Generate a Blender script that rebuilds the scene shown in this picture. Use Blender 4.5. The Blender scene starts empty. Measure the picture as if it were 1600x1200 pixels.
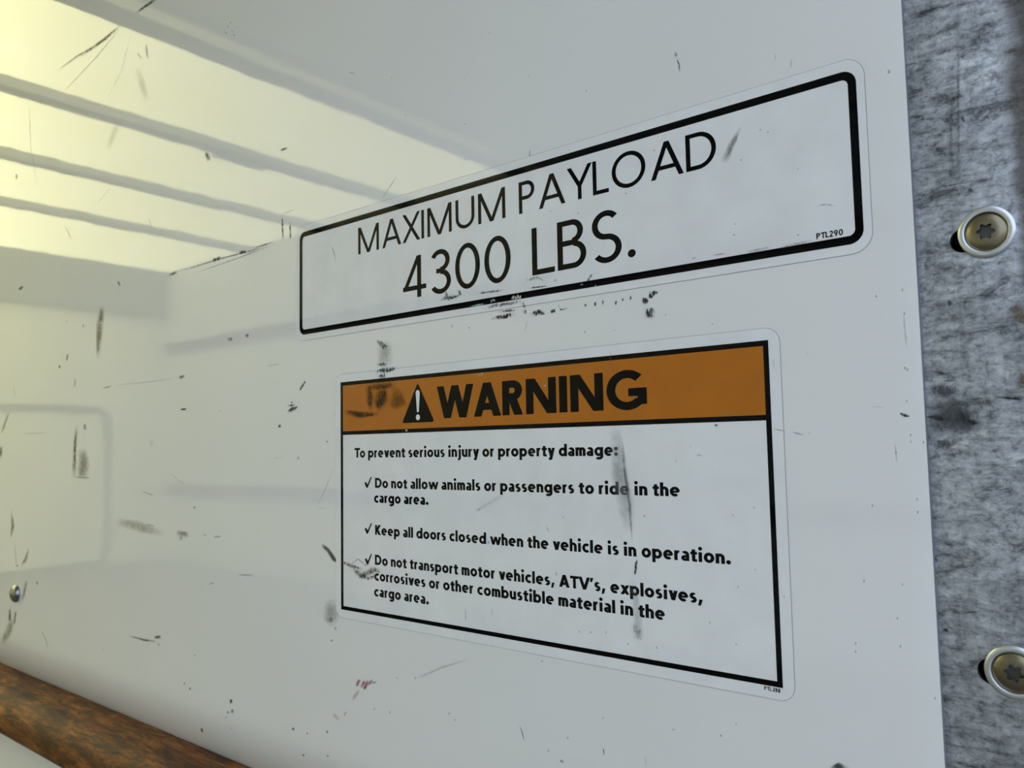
import bpy, bmesh, math, random
from mathutils import Vector, Matrix
from mathutils.geometry import tessellate_polygon, delaunay_2d_cdt

PI = math.pi
scene = bpy.context.scene
COL = scene.collection

# ------------------------------------------------------------------ camera
CZ = 0.72                 # camera height over the cargo floor
D = 0.41                  # distance from the camera to the white side wall
FPX, YAW, PITCH, ROLL = 1260.68, 0.686188, 0.0753740, -0.0186885
_f = Vector((-math.sin(YAW) * math.cos(PITCH), math.cos(YAW) * math.cos(PITCH), math.sin(PITCH)))
_r0 = Vector((math.cos(YAW), math.sin(YAW), 0))
_u0 = _r0.cross(_f)
_r = _r0 * math.cos(ROLL) + _u0 * math.sin(ROLL)
_u = _u0 * math.cos(ROLL) - _r0 * math.sin(ROLL)
CAM = Vector((0, 0, CZ))
cam_data = bpy.data.cameras.new('camera')
cam_data.sensor_width = 36.0
cam_data.lens = FPX * 36.0 / 1600.0
cam_data.clip_start = 0.01
cam_data.clip_end = 500
cam_data.dof.use_dof = True
cam_data.dof.focus_distance = 0.50
cam_data.dof.aperture_fstop = 20.0
cam = bpy.data.objects.new('camera', cam_data)
cam.matrix_world = Matrix(((_r.x, _u.x, -_f.x, CAM.x), (_r.y, _u.y, -_f.y, CAM.y), (_r.z, _u.z, -_f.z, CAM.z), (0, 0, 0, 1)))
COL.objects.link(cam)
scene.camera = cam

# ------------------------------------------------------------------ sky, sun, exposure
world = bpy.data.worlds.new('sky')
scene.world = world
world.use_nodes = True
wn = world.node_tree
wn.nodes.clear()
wo = wn.nodes.new('ShaderNodeOutputWorld')
wb = wn.nodes.new('ShaderNodeBackground')
ws = wn.nodes.new('ShaderNodeTexSky')
ws.sky_type = 'NISHITA'
ws.sun_disc = False
ws.sun_elevation = math.radians(52)
ws.sun_rotation = math.radians(250)
ws.air_density = 1.0
ws.dust_density = 3.0
ws.ozone_density = 1.0
wm = wn.nodes.new('ShaderNodeMixRGB')          # thin white cloud over the blue
wm.inputs[0].default_value = 0.72
wm.inputs[2].default_value = (7.5, 8.55, 10.7, 1)
wn.links.new(ws.outputs[0], wm.inputs[1])
wn.links.new(wm.outputs[0], wb.inputs[0])
wb.inputs[1].default_value = 0.178
wn.links.new(wb.outputs[0], wo.inputs[0])

sun_data = bpy.data.lights.new('sun', 'SUN')
sun_data.energy = 9.9
sun_data.angle = math.radians(1.0)
sun_data.color = (1.0, 0.97, 0.90)
sun = bpy.data.objects.new('sun', sun_data)
sun.rotation_euler = Vector((0.75, 0.25, -1.0)).to_track_quat('-Z', 'Y').to_euler()
sun.location = (-6, -3, 12)
COL.objects.link(sun)

scene.view_settings.view_transform = 'Standard'
scene.view_settings.look = 'None'
scene.view_settings.exposure = 0.42
scene.view_settings.gamma = 1.0
scene.view_settings.use_curve_mapping = False
scene.cycles.max_bounces = 12
scene.cycles.diffuse_bounces = 8
scene.cycles.transparent_max_bounces = 16


# ------------------------------------------------------------------ helpers
def at(px, py, off=0.0):
    """photo pixel -> point on the wall plane (off = metres in front of it)"""
    d = _f + _r * ((px - 800) / FPX) + _u * ((600 - py) / FPX)
    t = (D - off) / d.y
    return CAM + d * t


def link(o, parent=None):
    COL.objects.link(o)
    if parent is not None:
        o.parent = parent
    return o


def mesh_obj(name, verts, faces, mats, parent=None, fmats=None, smooth=False):
    me = bpy.data.meshes.new(name)
    me.from_pydata([tuple(v) for v in verts], [], faces)
    for m in (mats if isinstance(mats, (list, tuple)) else [mats]):
        me.materials.append(m)
    if fmats:
        for p, k in zip(me.polygons, fmats):
            p.material_index = k
    if smooth:
        for p in me.polygons:
            p.use_smooth = True
    me.update()
    return link(bpy.data.objects.new(name, me), parent)


def tag(o, label, cat, group=None):
    o['label'] = label
    o['category'] = cat
    if group:
        o['group'] = group
    return o


def structure(o):
    o['kind'] = 'structure'
    return o


def empty(name, loc):
    o = bpy.data.objects.new(name, None)
    o.empty_display_size = 0.02
    o.location = loc
    return link(o)


class MB:
    """collects faces for one mesh"""
    def __init__(self):
        self.v, self.f, self.m = [], [], []

    def poly(self, pts, m=0):
        n = len(self.v)
        self.v += [Vector(p) for p in pts]
        self.f.append(list(range(n, n + len(pts))))
        self.m.append(m)

    def box(self, a, b, m=0):
        x0, y0, z0 = a
        x1, y1, z1 = b
        n = len(self.v)
        self.v += [Vector(p) for p in ((x0, y0, z0), (x1, y0, z0), (x1, y1, z0), (x0, y1, z0),
                                       (x0, y0, z1), (x1, y0, z1), (x1, y1, z1), (x0, y1, z1))]
        for q in ((3, 2, 1, 0), (4, 5, 6, 7), (0, 1, 5, 4), (1, 2, 6, 5), (2, 3, 7, 6), (3, 0, 4, 7)):
            self.f.append([n + i for i in q])
            self.m.append(m)

    def tess(self, loops, fn, m=0):
        """2D loops (outer, holes) -> triangles, mapped by fn(x, z)"""
        flat = [p for lp in loops for p in lp]
        tris = tessellate_polygon([[Vector((p[0], p[1], 0)) for p in lp] for lp in loops])
        n = len(self.v)
        self.v += [Vector(fn(*p)) for p in flat]
        for t in tris:
            a, b, c = (flat[i] for i in t)
            if (b[0] - a[0]) * (c[1] - a[1]) - (b[1] - a[1]) * (c[0] - a[0]) < 0:
                t = (t[0], t[2], t[1])
            self.f.append([n + i for i in t])
            self.m.append(m)

    def build(self, name, mats, parent=None, smooth=False):
        return mesh_obj(name, self.v, self.f, mats, parent, self.m, smooth)


def rounded(x0, x1, z0, z1, r, n=10):
    pts = []
    for cx, cz, a0 in ((x1 - r, z0 + r, -90), (x1 - r, z1 - r, 0), (x0 + r, z1 - r, 90), (x0 + r, z0 + r, 180)):
        for k in range(n + 1):
            a = math.radians(a0 + 90 * k / n)
            pts.append((cx + r * math.cos(a), cz + r * math.sin(a)))
    return pts


def prism_xz(mb, loop, y0, y1, m=0, ms=0):
    """2D loop (x, z) given counter-clockwise, slab from y0 (front) to y1 (back)"""
    mb.tess([loop], lambda x, z: (x, y0, z), m)
    n = len(loop)
    for i in range(n):
        a, b = loop[i], loop[(i + 1) % n]
        mb.poly([(b[0], y0, b[1]), (a[0], y0, a[1]), (a[0], y1, a[1]), (b[0], y1, b[1])], ms)


# ------------------------------------------------------------------ materials
def new_mat(name):
    m = bpy.data.materials.new(name)
    m.use_nodes = True
    nt = m.node_tree
    return m, nt, nt.nodes['Principled BSDF']


def nd(nt, kind, **kw):
    n = nt.nodes.new(kind)
    for k, v in kw.items():
        setattr(n, k, v)
    return n


def ramp(nt, src, stops):
    r = nd(nt, 'ShaderNodeValToRGB')
    el = r.color_ramp.elements
    el[0].position, el[0].color = stops[0][0], (*stops[0][1], 1)
    el[1].position, el[1].color = stops[-1][0], (*stops[-1][1], 1)
    for p, c in stops[1:-1]:
        e = el.new(p)
        e.color = (*c, 1)
    nt.links.new(src, r.inputs[0])
    return r.outputs[0]


def noise(nt, scale, detail=4, rough=0.55, stretch=(1, 1, 1), dist=0.0):
    tc = nd(nt, 'ShaderNodeTexCoord')
    mp = nd(nt, 'ShaderNodeMapping')
    mp.inputs['Scale'].default_value = stretch
    nt.links.new(tc.outputs['Object'], mp.inputs[0])
    n = nd(nt, 'ShaderNodeTexNoise')
    n.inputs['Scale'].default_value = scale
    n.inputs['Detail'].default_value = detail
    n.inputs['Roughness'].default_value = rough
    n.inputs['Distortion'].default_value = dist
    nt.links.new(mp.outputs[0], n.inputs['Vector'])
    return n.outputs[0]


def mix(nt, fac, a, b, mode='MIX'):
    m = nd(nt, 'ShaderNodeMixRGB', blend_type=mode)
    for s, i in ((fac, 0), (a, 1), (b, 2)):
        if isinstance(s, (int, float)):
            m.inputs[i].default_value = s
        elif isinstance(s, tuple):
            m.inputs[i].default_value = (*s, 1)
        else:
            nt.links.new(s, m.inputs[i])
    return m.outputs[0]


def plain(name, color, rough=0.5, metal=0.0, coat=0.0, spec=0.5):
    m, nt, b = new_mat(name)
    n = noise(nt, 40, 3)
    c = ramp(nt, n, [(0.3, tuple(x * 0.96 for x in color)), (0.7, tuple(min(1, x * 1.04) for x in color))])
    nt.links.new(c, b.inputs['Base Color'])
    b.inputs['Roughness'].default_value = rough
    b.inputs['Metallic'].default_value = metal
    b.inputs['Coat Weight'].default_value = coat
    b.inputs['Coat Roughness'].default_value = 0.03
    b.inputs['Specular IOR Level'].default_value = spec
    return m


def gloss_wall(name, color):
    m, nt, b = new_mat(name)
    n = noise(nt, 5, 5, 0.6)
    c = ramp(nt, n, [(0.25, tuple(x * 0.965 for x in color)), (0.75, color)])
    nt.links.new(c, b.inputs['Base Color'])
    b.inputs['Roughness'].default_value = 0.5
    b.inputs['Specular IOR Level'].default_value = 0.0
    b.inputs['Coat Weight'].default_value = 1.0
    b.inputs['Coat Roughness'].default_value = 0.035
    b.inputs['Coat IOR'].default_value = 1.53
    bp = nd(nt, 'ShaderNodeBump')
    bp.inputs['Strength'].default_value = 0.10
    bp.inputs['Distance'].default_value = 0.002
    w = noise(nt, 9, 2, 0.5, (1, 1, 1.0))
    pe = noise(nt, 130, 3, 0.6)             # orange peel in the gel coat
    ad = nd(nt, 'ShaderNodeMath', operation='MULTIPLY_ADD')
    nt.links.new(pe, ad.inputs[0])
    ad.inputs[1].default_value = 0.07
    nt.links.new(w, ad.inputs[2])
    nt.links.new(ad.outputs[0], bp.inputs['Height'])
    nt.links.new(bp.outputs[0], b.inputs['Coat Normal'])
    return m


M_WALL = gloss_wall('white gloss wall panel', (0.74, 0.755, 0.75))
M_FAR = plain('white wall panel', (0.78, 0.79, 0.77), 0.35)
M_HEADER = plain('grey header paint', (0.20, 0.21, 0.205), 0.5)
M_GROOVE = plain('grey moulded frame', (0.20, 0.20, 0.195), 0.5)
M_DOOR = plain('white door enamel', (0.80, 0.81, 0.80), 0.4)
M_FRAME = plain('aluminium bow', (0.30, 0.31, 0.31), 0.5, 0.3)
M_FLOORWOOD = plain('dark floor boards', (0.12, 0.108, 0.092), 0.6)
M_ASPHALT = plain('asphalt', (0.07, 0.07, 0.072), 0.9)
M_STICKER = plain('white vinyl', (0.73, 0.75, 0.755), 0.45, 0, 0.6, 0.0)
M_INK = plain('black ink', (0.003, 0.003, 0.003), 0.45, 0, 0.22, 0.0)
M_ORANGE = plain('orange ink', (0.42, 0.135, 0.008), 0.45, 0, 0.6, 0.0)
M_EDGE = plain('shaded sticker edge', (0.30, 0.31, 0.32), 0.7)  # shading of the sticker edges put into the colour
M_RECESS = plain('dark recess steel', (0.10, 0.10, 0.095), 0.4, 0.8)  # darker metal for the walls and floor of the star recess
M_SEAL = plain('grey edge sealant', (0.16, 0.165, 0.16), 0.8)
M_HOLE = plain('painted cavity shade', (0.012, 0.012, 0.012), 0.9)
M_ZINC = plain('bright zinc', (0.62, 0.66, 0.68), 0.32, 0.85)
M_BRASS = plain('yellowed zinc', (0.23, 0.205, 0.135), 0.30, 0.95)
M_STEELDARK = plain('dark polished steel', (0.28, 0.29, 0.29), 0.2, 1.0)

# translucent yellowed fibreglass roof
M_ROOF, nt, b = new_mat('translucent fibreglass roof')
nt.nodes.remove(b)
tr = nd(nt, 'ShaderNodeBsdfTranslucent')
df = nd(nt, 'ShaderNodeBsdfDiffuse')
mx = nd(nt, 'ShaderNodeMixShader')
rc = ramp(nt, noise(nt, 3, 3), [(0.3, (0.90, 0.85, 0.40)), (0.7, (0.95, 0.90, 0.48))])
nt.links.new(rc, tr.inputs[0])
df.inputs[0].default_value = (0.8, 0.78, 0.6, 1)
mx.inputs[0].default_value = 0.30
nt.links.new(tr.outputs[0], mx.inputs[1])
nt.links.new(df.outputs[0], mx.inputs[2])
nt.links.new(mx.outputs[0], nt.nodes['Material Output'].inputs[0])

# scuffs, scratches and smears: colour + density from the mesh, ragged by noise
M_MARK, nt, b = new_mat('scuffs and smears')
att = nd(nt, 'ShaderNodeAttribute', attribute_name='mark')
uv = nd(nt, 'ShaderNodeUVMap', uv_map='fall')
uv2 = nd(nt, 'ShaderNodeUVMap', uv_map='grit')
sp = nd(nt, 'ShaderNodeSeparateXYZ')
sp2 = nd(nt, 'ShaderNodeSeparateXYZ')
nt.links.new(uv.outputs[0], sp.inputs[0])
nt.links.new(uv2.outputs[0], sp2.inputs[0])


def mth(op, a, b_=None, clamp=False):
    n = nd(nt, 'ShaderNodeMath', operation=op, use_clamp=clamp)
    for i, s in ((0, a), (1, b_)):
        if s is None:
            continue
        if isinstance(s, (int, float)):
            n.inputs[i].default_value = s
        else:
            nt.links.new(s, n.inputs[i])
    return n.outputs[0]


u2 = mth('POWER', mth('ABSOLUTE', sp.outputs[0]), 3.0)
v2 = mth('POWER', mth('ABSOLUTE', sp.outputs[1]), 2.0)
fall = mth('MULTIPLY', mth('SUBTRACT', 1.0, u2, True), mth('SUBTRACT', 1.0, v2, True), True)
ng = noise(nt, 420, 5, 0.7, (1.6, 1.0, 0.7))
nsoft = noise(nt, 120, 4, 0.6)
soft = mth('MULTIPLY', fall, mth('ADD', mth('MULTIPLY', nsoft, 2.6), -0.5, True), True)
hard = mth('MULTIPLY', mth('ADD', mth('ADD', fall, mth('MULTIPLY', mth('SUBTRACT', ng, 0.5), 3.2)), -0.62), 3.0, True)
gritv = sp2.outputs[0]
al = mth('ADD', mth('MULTIPLY', soft, mth('SUBTRACT', 1.0, gritv)), mth('MULTIPLY', mth('MULTIPLY', hard, mth('MULTIPLY', fall, 4.0, True)), gritv), True)
al = mth('MULTIPLY', al, att.outputs['Alpha'], True)
nt.links.new(att.outputs['Color'], b.inputs['Base Color'])
b.inputs['Roughness'].default_value = 0.6
b.inputs['Specular IOR Level'].default_value = 0.2
nt.links.new(al, b.inputs['Alpha'])

# old varnished timber rub rail
M_WOOD, nt, b = new_mat('worn varnished timber')
g1 = noise(nt, 30, 8, 0.7, (0.30, 1.2, 1.2), 1.2)
g2 = noise(nt, 130, 7, 0.8, (0.20, 1.2, 1.2), 0.6)
g3 = noise(nt, 9, 4, 0.6, (0.5, 1.4, 1.4), 1.0)
c = ramp(nt, g1, [(0.36, (0.022, 0.009, 0.003)), (0.46, (0.090, 0.030, 0.005)), (0.60, (0.175, 0.064, 0.010)), (0.68, (0.29, 0.13, 0.034))])
c2 = ramp(nt, g2, [(0.41, (0.22, 0.19, 0.17)), (0.50, (1.0, 0.97, 0.92)), (0.60, (2.0, 1.95, 1.8))])
c = mix(nt, 0.85, c, c2, 'MULTIPLY')
c = mix(nt, ramp(nt, g3, [(0.62, (0, 0, 0)), (0.70, (0.45, 0.45, 0.45))]), c, (0.33, 0.165, 0.052))
nt.links.new(c, b.inputs['Base Color'])
b.inputs['Roughness'].default_value = 0.5
b.inputs['Specular IOR Level'].default_value = 0.25
bp = nd(nt, 'ShaderNodeBump')
bp.inputs['Strength'].default_value = 0.5
bp.inputs['Distance'].default_value = 0.002
nt.links.new(g2, bp.inputs['Height'])
nt.links.new(bp.outputs[0], b.inputs['Normal'])

# weathered galvanised steel with cross-wise rub streaks, rust at its outer edge
M_GALV, nt, b = new_mat('weathered galvanised steel')
n1 = noise(nt, 90, 7, 0.75, (0.55, 1, 1.3), 0.5)
n2 = noise(nt, 330, 6, 0.75, (0.8, 1, 1.0), 0.4)
n3 = noise(nt, 16, 4, 0.6)
n4 = noise(nt, 60, 5, 0.7, (2.6, 1, 0.25))
n5 = noise(nt, 75, 5, 0.7, (0.30, 1, 2.6), 0.6)
c = ramp(nt, n1, [(0.37, (0.15, 0.16, 0.17)), (0.46, (0.36, 0.385, 0.42)), (0.56, (0.47, 0.50, 0.54)), (0.68, (0.62, 0.65, 0.69))])
c = mix(nt, 0.85, c, ramp(nt, n2, [(0.36, (0.40, 0.41, 0.42)), (0.48, (0.95, 0.95, 0.95)), (0.64, (1.3, 1.32, 1.34))]), 'MULTIPLY')
c = mix(nt, 0.35, c, ramp(nt, n4, [(0.36, (0.45, 0.45, 0.45)), (0.50, (1.05, 1.05, 1.05))]), 'MULTIPLY')
c = mix(nt, 0.6, c, ramp(nt, n5, [(0.33, (0.35, 0.36, 0.38)), (0.46, (1.05, 1.05, 1.05))]), 'MULTIPLY')
c = mix(nt, 0.6, c, ramp(nt, n3, [(0.32, (0.6, 0.6, 0.6)), (0.68, (1.35, 1.37, 1.4))]), 'MULTIPLY')
tc = nd(nt, 'ShaderNodeTexCoord')
sx = nd(nt, 'ShaderNodeSeparateXYZ')
nt.links.new(tc.outputs['Object'], sx.inputs[0])
e = mth('ADD', sx.outputs[0], mth('MULTIPLY', mth('SUBTRACT', n3, 0.5), 0.030))
e = mth('ADD', e, mth('MULTIPLY', mth('SUBTRACT', n2, 0.5), 0.012))
e = mth('MULTIPLY', mth('ADD', e, 0.0185), 220.0, True)
c = mix(nt, mth('MULTIPLY', e, 0.8), c, (0.075, 0.06, 0.045))
nt.links.new(c, b.inputs['Base Color'])
b.inputs['Metallic'].default_value = 0.85
b.inputs['Roughness'].default_value = 0.33
bp = nd(nt, 'ShaderNodeBump')
bp.inputs['Strength'].default_value = 0.25
bp.inputs['Distance'].default_value = 0.0006
nt.links.new(n2, bp.inputs['Height'])
nt.links.new(bp.outputs[0], b.inputs['Normal'])

# ------------------------------------------------------------------ marks
DARK = (0.03, 0.032, 0.035)
GREY = (0.16, 0.17, 0.17)
BROWN = (0.17, 0.14, 0.09)
TAN = (0.30, 0.26, 0.17)
RED = (0.46, 0.15, 0.19)
PALE = (0.6, 0.6, 0.58)


class Marks:
    """strips of marks on the wall plane, drawn into somebody's mesh"""
    def __init__(self):
        self.quads = []          # (4 points, 4 uv, colour, density, grit)

    def line(self, pts, w, dens=0.8, grit=0.5, col=DARK, off=0.00004):
        if not isinstance(w, (list, tuple)):
            w = [w] * len(pts)
        tot = [0.0]
        for a, b_ in zip(pts, pts[1:]):
            tot.append(tot[-1] + math.hypot(b_[0] - a[0], b_[1] - a[1]))
        rows = []
        for i, p in enumerate(pts):
            a = pts[max(0, i - 1)]
            b_ = pts[min(len(pts) - 1, i + 1)]
            dx, dy = b_[0] - a[0], b_[1] - a[1]
            L = math.hypot(dx, dy) or 1
            nx, ny = -dy / L * w[i] / 2, dx / L * w[i] / 2
            rows.append((at(p[0] + nx, p[1] + ny, off), at(p[0] - nx, p[1] - ny, off), 2 * tot[i] / tot[-1] - 1))
        # subdivide across so that the fall-off is well shaped
        for (a0, a1, ua), (b0, b1, ub) in zip(rows, rows[1:]):
            self.quads.append(((a0, b0, b1, a1), ((ua, 1), (ub, 1), (ub, -1), (ua, -1)), col, dens, grit))

    def dot(self, x, y, w, h=None, dens=0.9, grit=0.2, col=DARK, off=0.00004):
        h = h or w
        self.line([(x, y - h / 2), (x, y + h / 2)], w, dens, grit, col, off)

    def write(self, mb, slot):
        self.first = len(mb.f)
        for pts, uvs, col, dens, grit in self.quads:
            v = list(pts)
            n = (v[1] - v[0]).cross(v[3] - v[0])
            if n.y > 0:
                v = v[::-1]
            mb.poly(v, slot)

    def finish(self, o):
        me = o.data
        me.uv_layers.new(name='fall')
        me.uv_layers.new(name='grit')
        me.color_attributes.new('mark', 'FLOAT_COLOR', 'CORNER')
        l1, l2, ca = me.uv_layers['fall'], me.uv_layers['grit'], me.color_attributes['mark']
        for k, (pts, uvs, col, dens, grit) in enumerate(self.quads):
            p = me.polygons[self.first + k]
            n = (pts[1] - pts[0]).cross(pts[3] - pts[0])
            uu = uvs[::-1] if n.y > 0 else uvs
            for j, li in enumerate(p.loop_indices):
                l1.data[li].uv = uu[j]
                l2.data[li].uv = (grit, 0)
                ca.data[li].color = (*col, dens)


# ------------------------------------------------------------------ the truck box (setting)
XF, XR = -5.07, 0.06          # front bulkhead, rear frame
YL = D - 2.20                 # opposite wall
ZR = CZ + 1.165               # roof
PX = -0.0893                  # rear end of the visible wall panel

mb = MB()
lip = []
for k in range(9):            # the panel's rear end turns back in a soft roll
    t = k / 8
    lip.append((-0.1035 + (PX + 0.1035) * t, D + 0.0005 * t ** 2.2))
ZB0, ZB1, ZB2, ZB3 = CZ - 0.230, CZ - 0.292, CZ - 0.315, CZ - 0.350


def bend(z):                  # the panel rolls back into the channel that carries the rub rail
    if z >= ZB0 or z <= ZB3:
        return 0.0
    if z >= ZB1:
        return 0.021 * ((ZB0 - z) / (ZB0 - ZB1)) ** 2
    if z >= ZB2:
        return 0.021
    return 0.021 * (z - ZB3) / (ZB2 - ZB3)


cols = [(XF, D), (-3.4, D), (-1.7, D), (-0.8, D), (-0.3, D)] + lip
rows = [0.0, ZB3] + [ZB3 + (ZB2 - ZB3) * k / 4 for k in range(1, 5)] + [ZB1 + (ZB0 - ZB1) * k / 10 for k in range(11)] + [CZ, ZR]
nc = len(cols)
mb.v += [Vector((x, y + bend(z), z)) for z in rows for x, y in cols]
for j in range(len(rows) - 1):
    for i in range(nc - 1):
        mb.f.append([j * nc + i, j * nc + i + 1, (j + 1) * nc + i + 1, (j + 1) * nc + i])
        mb.m.append(0)
n_front = len(mb.f)
xe, ye = cols[-1]
for za, zb_ in zip(rows, rows[1:]):                       # rear edge
    mb.poly([(xe, ye + bend(za), za), (xe, D + 0.028, za), (xe, D + 0.028, zb_), (xe, ye + bend(zb_), zb_)], 2)
mb.poly([(PX, D + 0.028, 0), (XF, D + 0.028, 0), (XF, D + 0.028, ZR), (PX, D + 0.028, ZR)])
W = Marks()
# --- scratches and scuffs of the upper wall
W.line([(95, 148), (150, 90), (195, 36)], 2.0, 0.45, 0.15, GREY)
W.line([(120, 92), (165, 60), (192, 36)], 7, 0.9, 0.85, BROWN)
W.line([(88, 112), (120, 88), (150, 70)], 5, 0.5, 0.8, BROWN)
W.line([(210, 22), (228, 9), (246, -3)], 6, 0.95, 0.7, DARK)
W.line([(45, 150), (48, 230), (58, 290)], 2.0, 0.25, 0.2, BROWN)
W.line([(322, 237), (327, 252)][::-1], 8, 0.85, 0.3, BROWN)
W.line([(438, 235), (449, 231)], 4, 0.9, 0.2, DARK)
W.line([(228, 68), (231, 94)], 4, 0.5, 0.6, BROWN)
W.line([(214, 82), (222, 92)], 2.5, 0.4, 0.3, GREY)
for dx, dy in ((0, 0), (7, 8), (-3, 10), (4, -6), (10, 14)):
    W.dot(356 + dx, 41 + dy, 2.5, 3, 0.55, 0.1, GREY)
W.line([(441, 334), (442, 376)], 4, 0.85, 0.9, DARK)
W.line([(453, 344), (454, 376)], 4, 0.85, 0.85, DARK)
W.line([(263, 431), (278, 424)], 6, 0.95, 0.6, DARK)
W.line([(263, 427), (300, 418), (345, 404), (395, 391), (440, 373)], 3, 0.75, 0.75, BROWN)
W.line([(300, 428), (370, 404), (440, 377)], 2, 0.5, 0.5, BROWN)
W.line([(330, 408), (347, 402)], 8, 0.95, 0.75, DARK)
W.line([(372, 396), (386, 392)], 7, 0.9, 0.75, DARK)
W.line([(395, 388), (430, 377)], 3, 0.7, 0.7, DARK)
W.line([(438, 336), (462, 326)], 2, 0.4, 0.6, BROWN)
W.line([(620, 275), (597, 310)], 1.6, 0.45, 0.2, GREY)
W.line([(150, 320), (175, 290)], 2, 0.2, 0.2, BROWN)
W.line([(205, 50), (190, 110), (165, 160)], 2.0, 0.22, 0.3, BROWN)
W.line([(215, 105), (230, 160)], 14, 0.18, 0.3, TAN)
W.line([(185, 190), (168, 235)], 12, 0.18, 0.3, TAN)
W.line([(100, 350), (112, 375)], 2, 0.4, 0.3, BROWN)
W.line([(232, 340), (237, 355)], 2, 0.3, 0.3, BROWN)
W.dot(26, 276, 4, 10, 0.5, 0.5, BROWN)
W.line([(545, 113), (555, 115)], 3, 0.4, 0.3, GREY)
for x, y in ((505, 93), (612, 122), (727, 194), (634, 180), (730, 115), (765, 52), (826, 119)):
    W.dot(x, y, 2.2, 2.6, 0.45, 0.0, GREY)
# --- header / corner area
W.line([(29, 453), (37, 447)], 5, 0.9, 0.2, DARK)
W.line([(184, 439), (188, 447)], 4, 0.7, 0.2, DARK)
W.line([(160, 478), (156, 508), (153, 562)], [10, 13, 7], 0.75, 0.25, TAN)
W.line([(159, 482), (156, 506)], 8, 0.45, 0.2, BROWN)
W.dot(130, 509, 3, 6, 0.5, 0.1, GREY)
W.dot(104, 502, 3, 4, 0.35, 0.1, GREY)
W.dot(93, 573, 4, 6, 0.7, 0.1, GREY)
W.line([(106, 552), (104, 565)], 3.5, 0.6, 0.1, GREY)
W.line([(118, 590), (116, 606)], 5, 0.25, 0.1, GREY)
W.line([(160, 607), (175, 603)], 3, 0.55, 0.3, GREY)
W.line([(178, 602), (230, 597), (278, 590)], 1.6, 0.35, 0.2, GREY)
W.line([(278, 591), (289, 587)], 6, 0.85, 0.4, GREY)
W.line([(281, 640), (292, 639)], 4.5, 0.9, 0.2, DARK)
W.line([(341, 643), (347, 642)], 3, 0.25, 0.2, GREY)
W.line([(120, 664), (117, 700), (115, 748)], [8, 6, 9], 0.85, 0.65, BROWN)
W.line([(132, 662), (133, 672)], 5, 0.8, 0.5, BROWN)
W.line([(128, 700), (131, 728), (127, 750)], [16, 22, 16], 0.55, 0.45, BROWN)
W.line([(115, 745), (142, 747)], 4, 0.5, 0.5, BROWN)
W.line([(14, 644), (2, 678)], 4, 0.6, 0.3, BROWN)
W.line([(2, 696), (0, 716)], 7, 0.7, 0.4, BROWN)
W.line([(36, 678), (74, 676)], 2, 0.35, 0.3, GREY)
W.line([(20, 600), (24, 622)], 2, 0.25, 0.2, GREY)
W.dot(236, 692, 8, 10, 0.2, 0.1, TAN)
W.line([(220, 767), (242, 775)], 2.2, 0.5, 0.3, GREY)
W.line([(265, 740), (290, 758)], 1.8, 0.25, 0.2, GREY)
W.dot(304, 793, 5, 4, 0.45, 0.2, GREY)
W.dot(360, 530, 12, 9, 0.75, 0.95, GREY)
W.dot(386, 525, 8, 9, 0.7, 0.9, GREY)
W.line([(415, 572), (440, 568)], 4, 0.25, 0.5, GREY)
W.dot(466, 716, 5, 5, 0.45, 0.1, GREY)
W.line([(425, 716), (445, 715)], 1.5, 0.25, 0.2, GREY)
W.line([(522, 730), (508, 765), (495, 792)], 1.6, 0.35, 0.3, GREY)
W.line([(494, 794), (510, 794)], 1.4, 0.3, 0.3, GREY)
W.line([(478, 594), (472, 603), (467, 612)], 5, 0.95, 0.9, DARK)
W.line([(449, 645), (457, 639), (466, 634)], [5, 9, 5], 1.0, 0.45, DARK)
W.line([(448, 635), (462, 632)], 4, 0.85, 0.8, DARK)
W.dot(456, 629, 3, 4, 0.8, 0.1, DARK)
W.line([(434, 669), (439, 663)], 6, 0.95, 0.8, DARK)
W.dot(511, 690, 3.2, 3.2, 0.9, 0.0, DARK)
W.line([(533, 648), (520, 648)], 1.6, 0.5, 0.3, GREY)
# --- lower left
W.line([(17, 797), (20, 822), (17, 842)], [3, 7, 4], 0.6, 0.4, BROWN)
W.line([(23, 850), (26, 888)], 2.5, 0.35, 0.4, BROWN)
W.line([(45, 855), (39, 876), (33, 886)], [3, 7, 3], 0.6, 0.4, BROWN)
W.dot(27, 884, 4, 4, 0.6, 0.1, GREY)
W.line([(42, 906), (35, 940)], [6, 4], 0.6, 0.35, BROWN)
W.line([(15, 950), (15, 972)], 5, 0.9, 0.5, DARK)
W.line([(25, 952), (22, 978)], 4.5, 0.7, 0.6, BROWN)
W.line([(20, 965), (12, 990), (2, 1008)], [10, 14, 8], 0.5, 0.3, BROWN)
W.dot(58, 911, 4, 6, 0.6, 0.2, GREY)
W.line([(63, 985), (71, 998), (76, 1016)], 1.8, 0.4, 0.2, GREY)
W.line([(240, 996), (252, 995)], 6, 1.0, 0.3, BROWN)
W.line([(198, 993), (225, 1000), (246, 1003)], [2, 5, 5], 0.75, 0.6, BROWN)
W.dot(248, 1007, 4, 3, 0.6, 0.3, BROWN)
W.dot(161, 1015, 4, 4, 0.35, 0.2, GREY)
W.line([(180, 815), (215, 822), (256, 834)], [14, 20, 12], 0.42, 0.35, TAN)
W.line([(228, 819), (242, 822)], 3, 0.5, 0.5, BROWN)
W.line([(274, 832), (296, 836)], 12, 0.5, 0.5, GREY)
W.line([(282, 838), (283, 844)], 7, 0.4, 0.3, GREY)
W.dot(320, 836, 5, 4, 0.4, 0.3, GREY)
W.line([(333, 839), (346, 838)], 4, 0.5, 0.4, GREY)
W.line([(372, 898), (398, 899)], 3.5, 0.5, 0.4, GREY)
W.line([(326, 913), (334, 911)], 3.2, 0.85, 0.2, GREY)
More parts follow.
